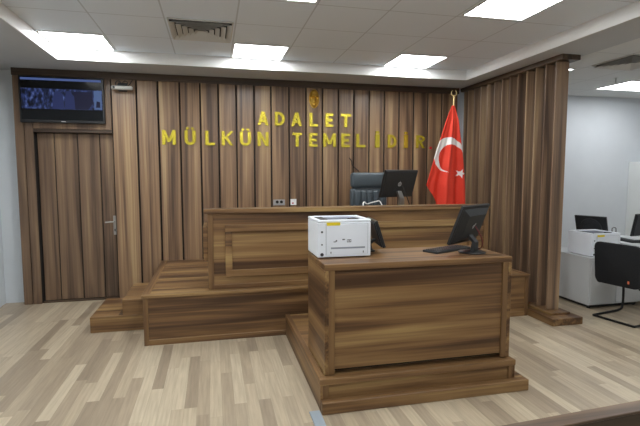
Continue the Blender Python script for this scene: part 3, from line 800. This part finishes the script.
# cantilever chair facing the white desk (+x)
ch = thing('visitor_chair', 'black cantilever chair facing the white desk in the side office', 'chair', P(3.87, 2.24, 0))
bx = 3.625
def back_pt(u, v):
    y = (u - .5) * .53; z = .415 + v * .475
    return None
bs = B(); rings = []
W2 = .262
def rrect(cy_, cz_, hw, hh, r, n=6):
    o = []
    for sx, sz, a0 in ((1, 1, 0), (-1, 1, PI / 2), (-1, -1, PI), (1, -1, 1.5 * PI)):
        for k in range(n + 1):
            a = a0 + PI / 2 * k / n
            o.append((cy_ + sx * (hw - r) + r * math.cos(a), cz_ + sz * (hh - r) + r * math.sin(a)))
    return o
def curve_x(y, z): return -.10 * (z - .65) + .045 * (1 - ((y + 2.275) / .27) ** 2) * -1
for x, k in ((-.028, .93), (-.020, .99), (0, 1.0), (.020, .99), (.028, .93)):
    rings.append([(bx + x + curve_x(y, z), y, z) for y, z in rrect(-2.275, .655, W2 * k, .238 * (k if k < .97 else 1), .07)])
bs.loft(rings)
cback = bs.build('backrest', fabric, ch, smooth=True, angle=50)
B().box(bx - .075, bx - .071, -2.45, -2.43, .475, .505, .001).build('tag', orange, cback)
B().box(3.66, 4.12, -2.52, -2.03, .425, .495, .03, seg=3).build('seat', fabric, ch, smooth=True, angle=60)
for y in (-2.03, -2.50):
    B().tube([(bx - .005, y * .97 - .07, .50), (bx + .03, y, .41), (bx + .10, y, .405), (4.08, y, .405), (4.135, y, .36), (4.143, y, .06), (4.10, y, .014), (3.80, y, .014), (3.63, y, .014), (3.60, y, .014), (3.60, y + (.03 if y < -2.2 else -.03), .014), (3.60, y + (.10 if y < -2.2 else -.10), .014), (3.60, -2.265, .014)], .0135, 10, smooth=2).build('frame_tube', tube, ch, smooth=True)
for y in (-2.02, -2.51):
    B().box(3.70, 4.02, y - .022, y + .022, .60, .625, .008, seg=2).tube([(3.66, y, .56), (3.72, y, .61)], .012, 8).tube([(4.0, y, .61), (4.09, y, .41)], .012, 8).build('armrest', tube, ch)

ch.location = P(3.89, 2.19, 0); ch.rotation_euler = (0, 0, math.radians(11))

cu = thing('cupboard', 'tall pale grey cupboard by the far right wall', 'cupboard', P(6.75, .1, 0))
B().bd(6.30, 7.20, WB + .005, .30, .05, 1.875, .004).build('body', cup_white, cu)
for a, b in ((6.306, 6.747), (6.753, 7.194)):
    d_ = B().bd(a, b, .30, .318, .06, 1.865, .003).build('door', cup_white, cu)
    B().bd(b - .05 if a < 6.5 else a + .04, b - .04 if a < 6.5 else a + .05, .318, .335, .95, 1.1, .002).build('handle', steel, d_)
B().bd(6.33, 7.17, WB + .02, .28, 0, .05, 0).build('plinth', black_matte, cu)

# ------------------------------------------------------------------ ceiling lights and vents
def light(label, X0, X1, D0, D1, z, group, mat=None):
    r = thing('ceiling_light', label, 'ceiling light', P((X0 + X1) / 2, (D0 + D1) / 2, z - .012), 0, group)
    f = B(); w = .012
    f.bd(X0, X1, D0, D0 + w, z - .010, z, .001).bd(X0, X1, D1 - w, D1, z - .010, z, .001)
    f.bd(X0, X0 + w, D0 + w, D1 - w, z - .010, z, .001).bd(X1 - w, X1, D0 + w, D1 - w, z - .010, z, .001)
    f.build('frame', vent_mat, r)
    B().bd(X0 + w, X1 - w, D0 + w, D1 - w, z - .006, z, 0).build('diffuser', mat or diffuser, r)
    return r
names = {(0, 0): 'square ceiling light nearest the television', (1, 0): 'square ceiling light above the judges bench, middle of the back row',
         (2, 0): 'square ceiling light nearest the red flag', (2, 1): 'large bright ceiling light at the top edge, right of centre',
         (1, 1): 'square ceiling light just touching the top edge, left of the brightest one'}
for i, X in enumerate((-2.411, -.484, 1.466)):
    for j, D in enumerate((.633, 2.60, 4.56, 6.5)):
        light(names.get((i, j), 'square ceiling light of the courtroom tray above the public side'), X, X + .605, D, D + .605, ZT, 'courtroom ceiling lights')
light('bright ceiling light panel in the side office at right', 4.95, 6.15, .47, 1.10, ZS, 'office ceiling lights', diffuser_office)
light('small ceiling light glimpsed just right of the slatted screen top', 3.40, 3.64, 1.0, 1.53, ZS, 'office ceiling lights', diffuser_office)
for X, D in ((4.3, 3.6), (4.3, 6.2)): light('office ceiling light above the viewer side', X, X + 1.2, D, D + .6, ZS, 'office ceiling lights', diffuser_office)

def vent(label, X0, D0, w, z):
    r = thing('ceiling_vent', label, 'vent', P(X0 + w / 2, D0 + w / 2, z - .02), 0)
    cx_, cd_ = X0 + w / 2, D0 + w / 2
    f = B(); h = w / 2; q = .014
    f.bd(X0, X0 + w, D0, D0 + q, z - .012, z, .002).bd(X0, X0 + w, D0 + w - q, D0 + w, z - .012, z, .002)
    f.bd(X0, X0 + q, D0 + q, D0 + w - q, z - .012, z, .002).bd(X0 + w - q, X0 + w, D0 + q, D0 + w - q, z - .012, z, .002)
    f.build('frame', vent_mat, r)
    B().bd(X0 + q, X0 + w - q, D0 + q, D0 + w - q, z - .0015, z - .0005, 0).build('duct', vent_dark, r)
    for k in range(5):
        a = (h - q) * (1 - k / 5.1); b = a - (h - q) / 5.1 * .74
        bl = B(); z0, z1 = z - .034, z - .004
        for (ax, ay), (bx_, by) in (((-1, -1), (1, -1)), ((1, -1), (1, 1)), ((1, 1), (-1, 1)), ((-1, 1), (-1, -1))):
            v = [bl.bm.verts.new((cx_ + ax * a, -cd_ + ay * a, z0)), bl.bm.verts.new((cx_ + bx_ * a, -cd_ + by * a, z0)),
                 bl.bm.verts.new((cx_ + bx_ * max(b, .004), -cd_ + by * max(b, .004), z1)), bl.bm.verts.new((cx_ + ax * max(b, .004), -cd_ + ay * max(b, .004), z1))]
            bl.bm.faces.new(v)
        o = bl.build('louvre', vent_mat, r)
        m_ = o.modifiers.new('thickness', 'SOLIDIFY'); m_.thickness = .0025; m_.offset = 0
    return r
vent('square louvred air vent in the courtroom ceiling between two lights', -1.12, 1.33, .60, ZT)
vent('square louvred air vent in the side office ceiling', 3.71, 1.70, .56, ZS)
sk = thing('ceiling_sprinkler', 'small sprinkler head on the side office ceiling', 'sprinkler', P(4.60, 1.18, ZS))
B().lathe([(.035, -.004), (.035, 0)], c=P(4.60, 1.18, ZS), n=18).build('rosette', vent_mat, sk)
B().lathe([(.012, -.07), (.022, -.068), (.008, -.06), (.010, -.004)], c=P(4.60, 1.18, ZS), n=14).build('head', steel, sk, smooth=True)

# ------------------------------------------------------------------ world, camera, view
w = bpy.data.worlds.new('world'); S.world = w; w.use_nodes = True
w.node_tree.nodes['Background'].inputs[0].default_value = (.8, .85, .9, 1)
w.node_tree.nodes['Background'].inputs[1].default_value = .15
cd = bpy.data.cameras.new('camera'); cam = bpy.data.objects.new('camera', cd); C.objects.link(cam)
cam.location = (-.740, -6.433, 1.662)
cam.rotation_euler = (PI / 2 - math.radians(4.84), 0, -math.radians(13.15))
cd.sensor_width = 36; cd.lens = 458 / 640 * 36; cd.clip_start = .05
S.camera = cam
S.view_settings.view_transform = 'Standard'; S.view_settings.look = 'None'
S.view_settings.exposure = 0; S.view_settings.gamma = 1
S.view_settings.use_curve_mapping = False
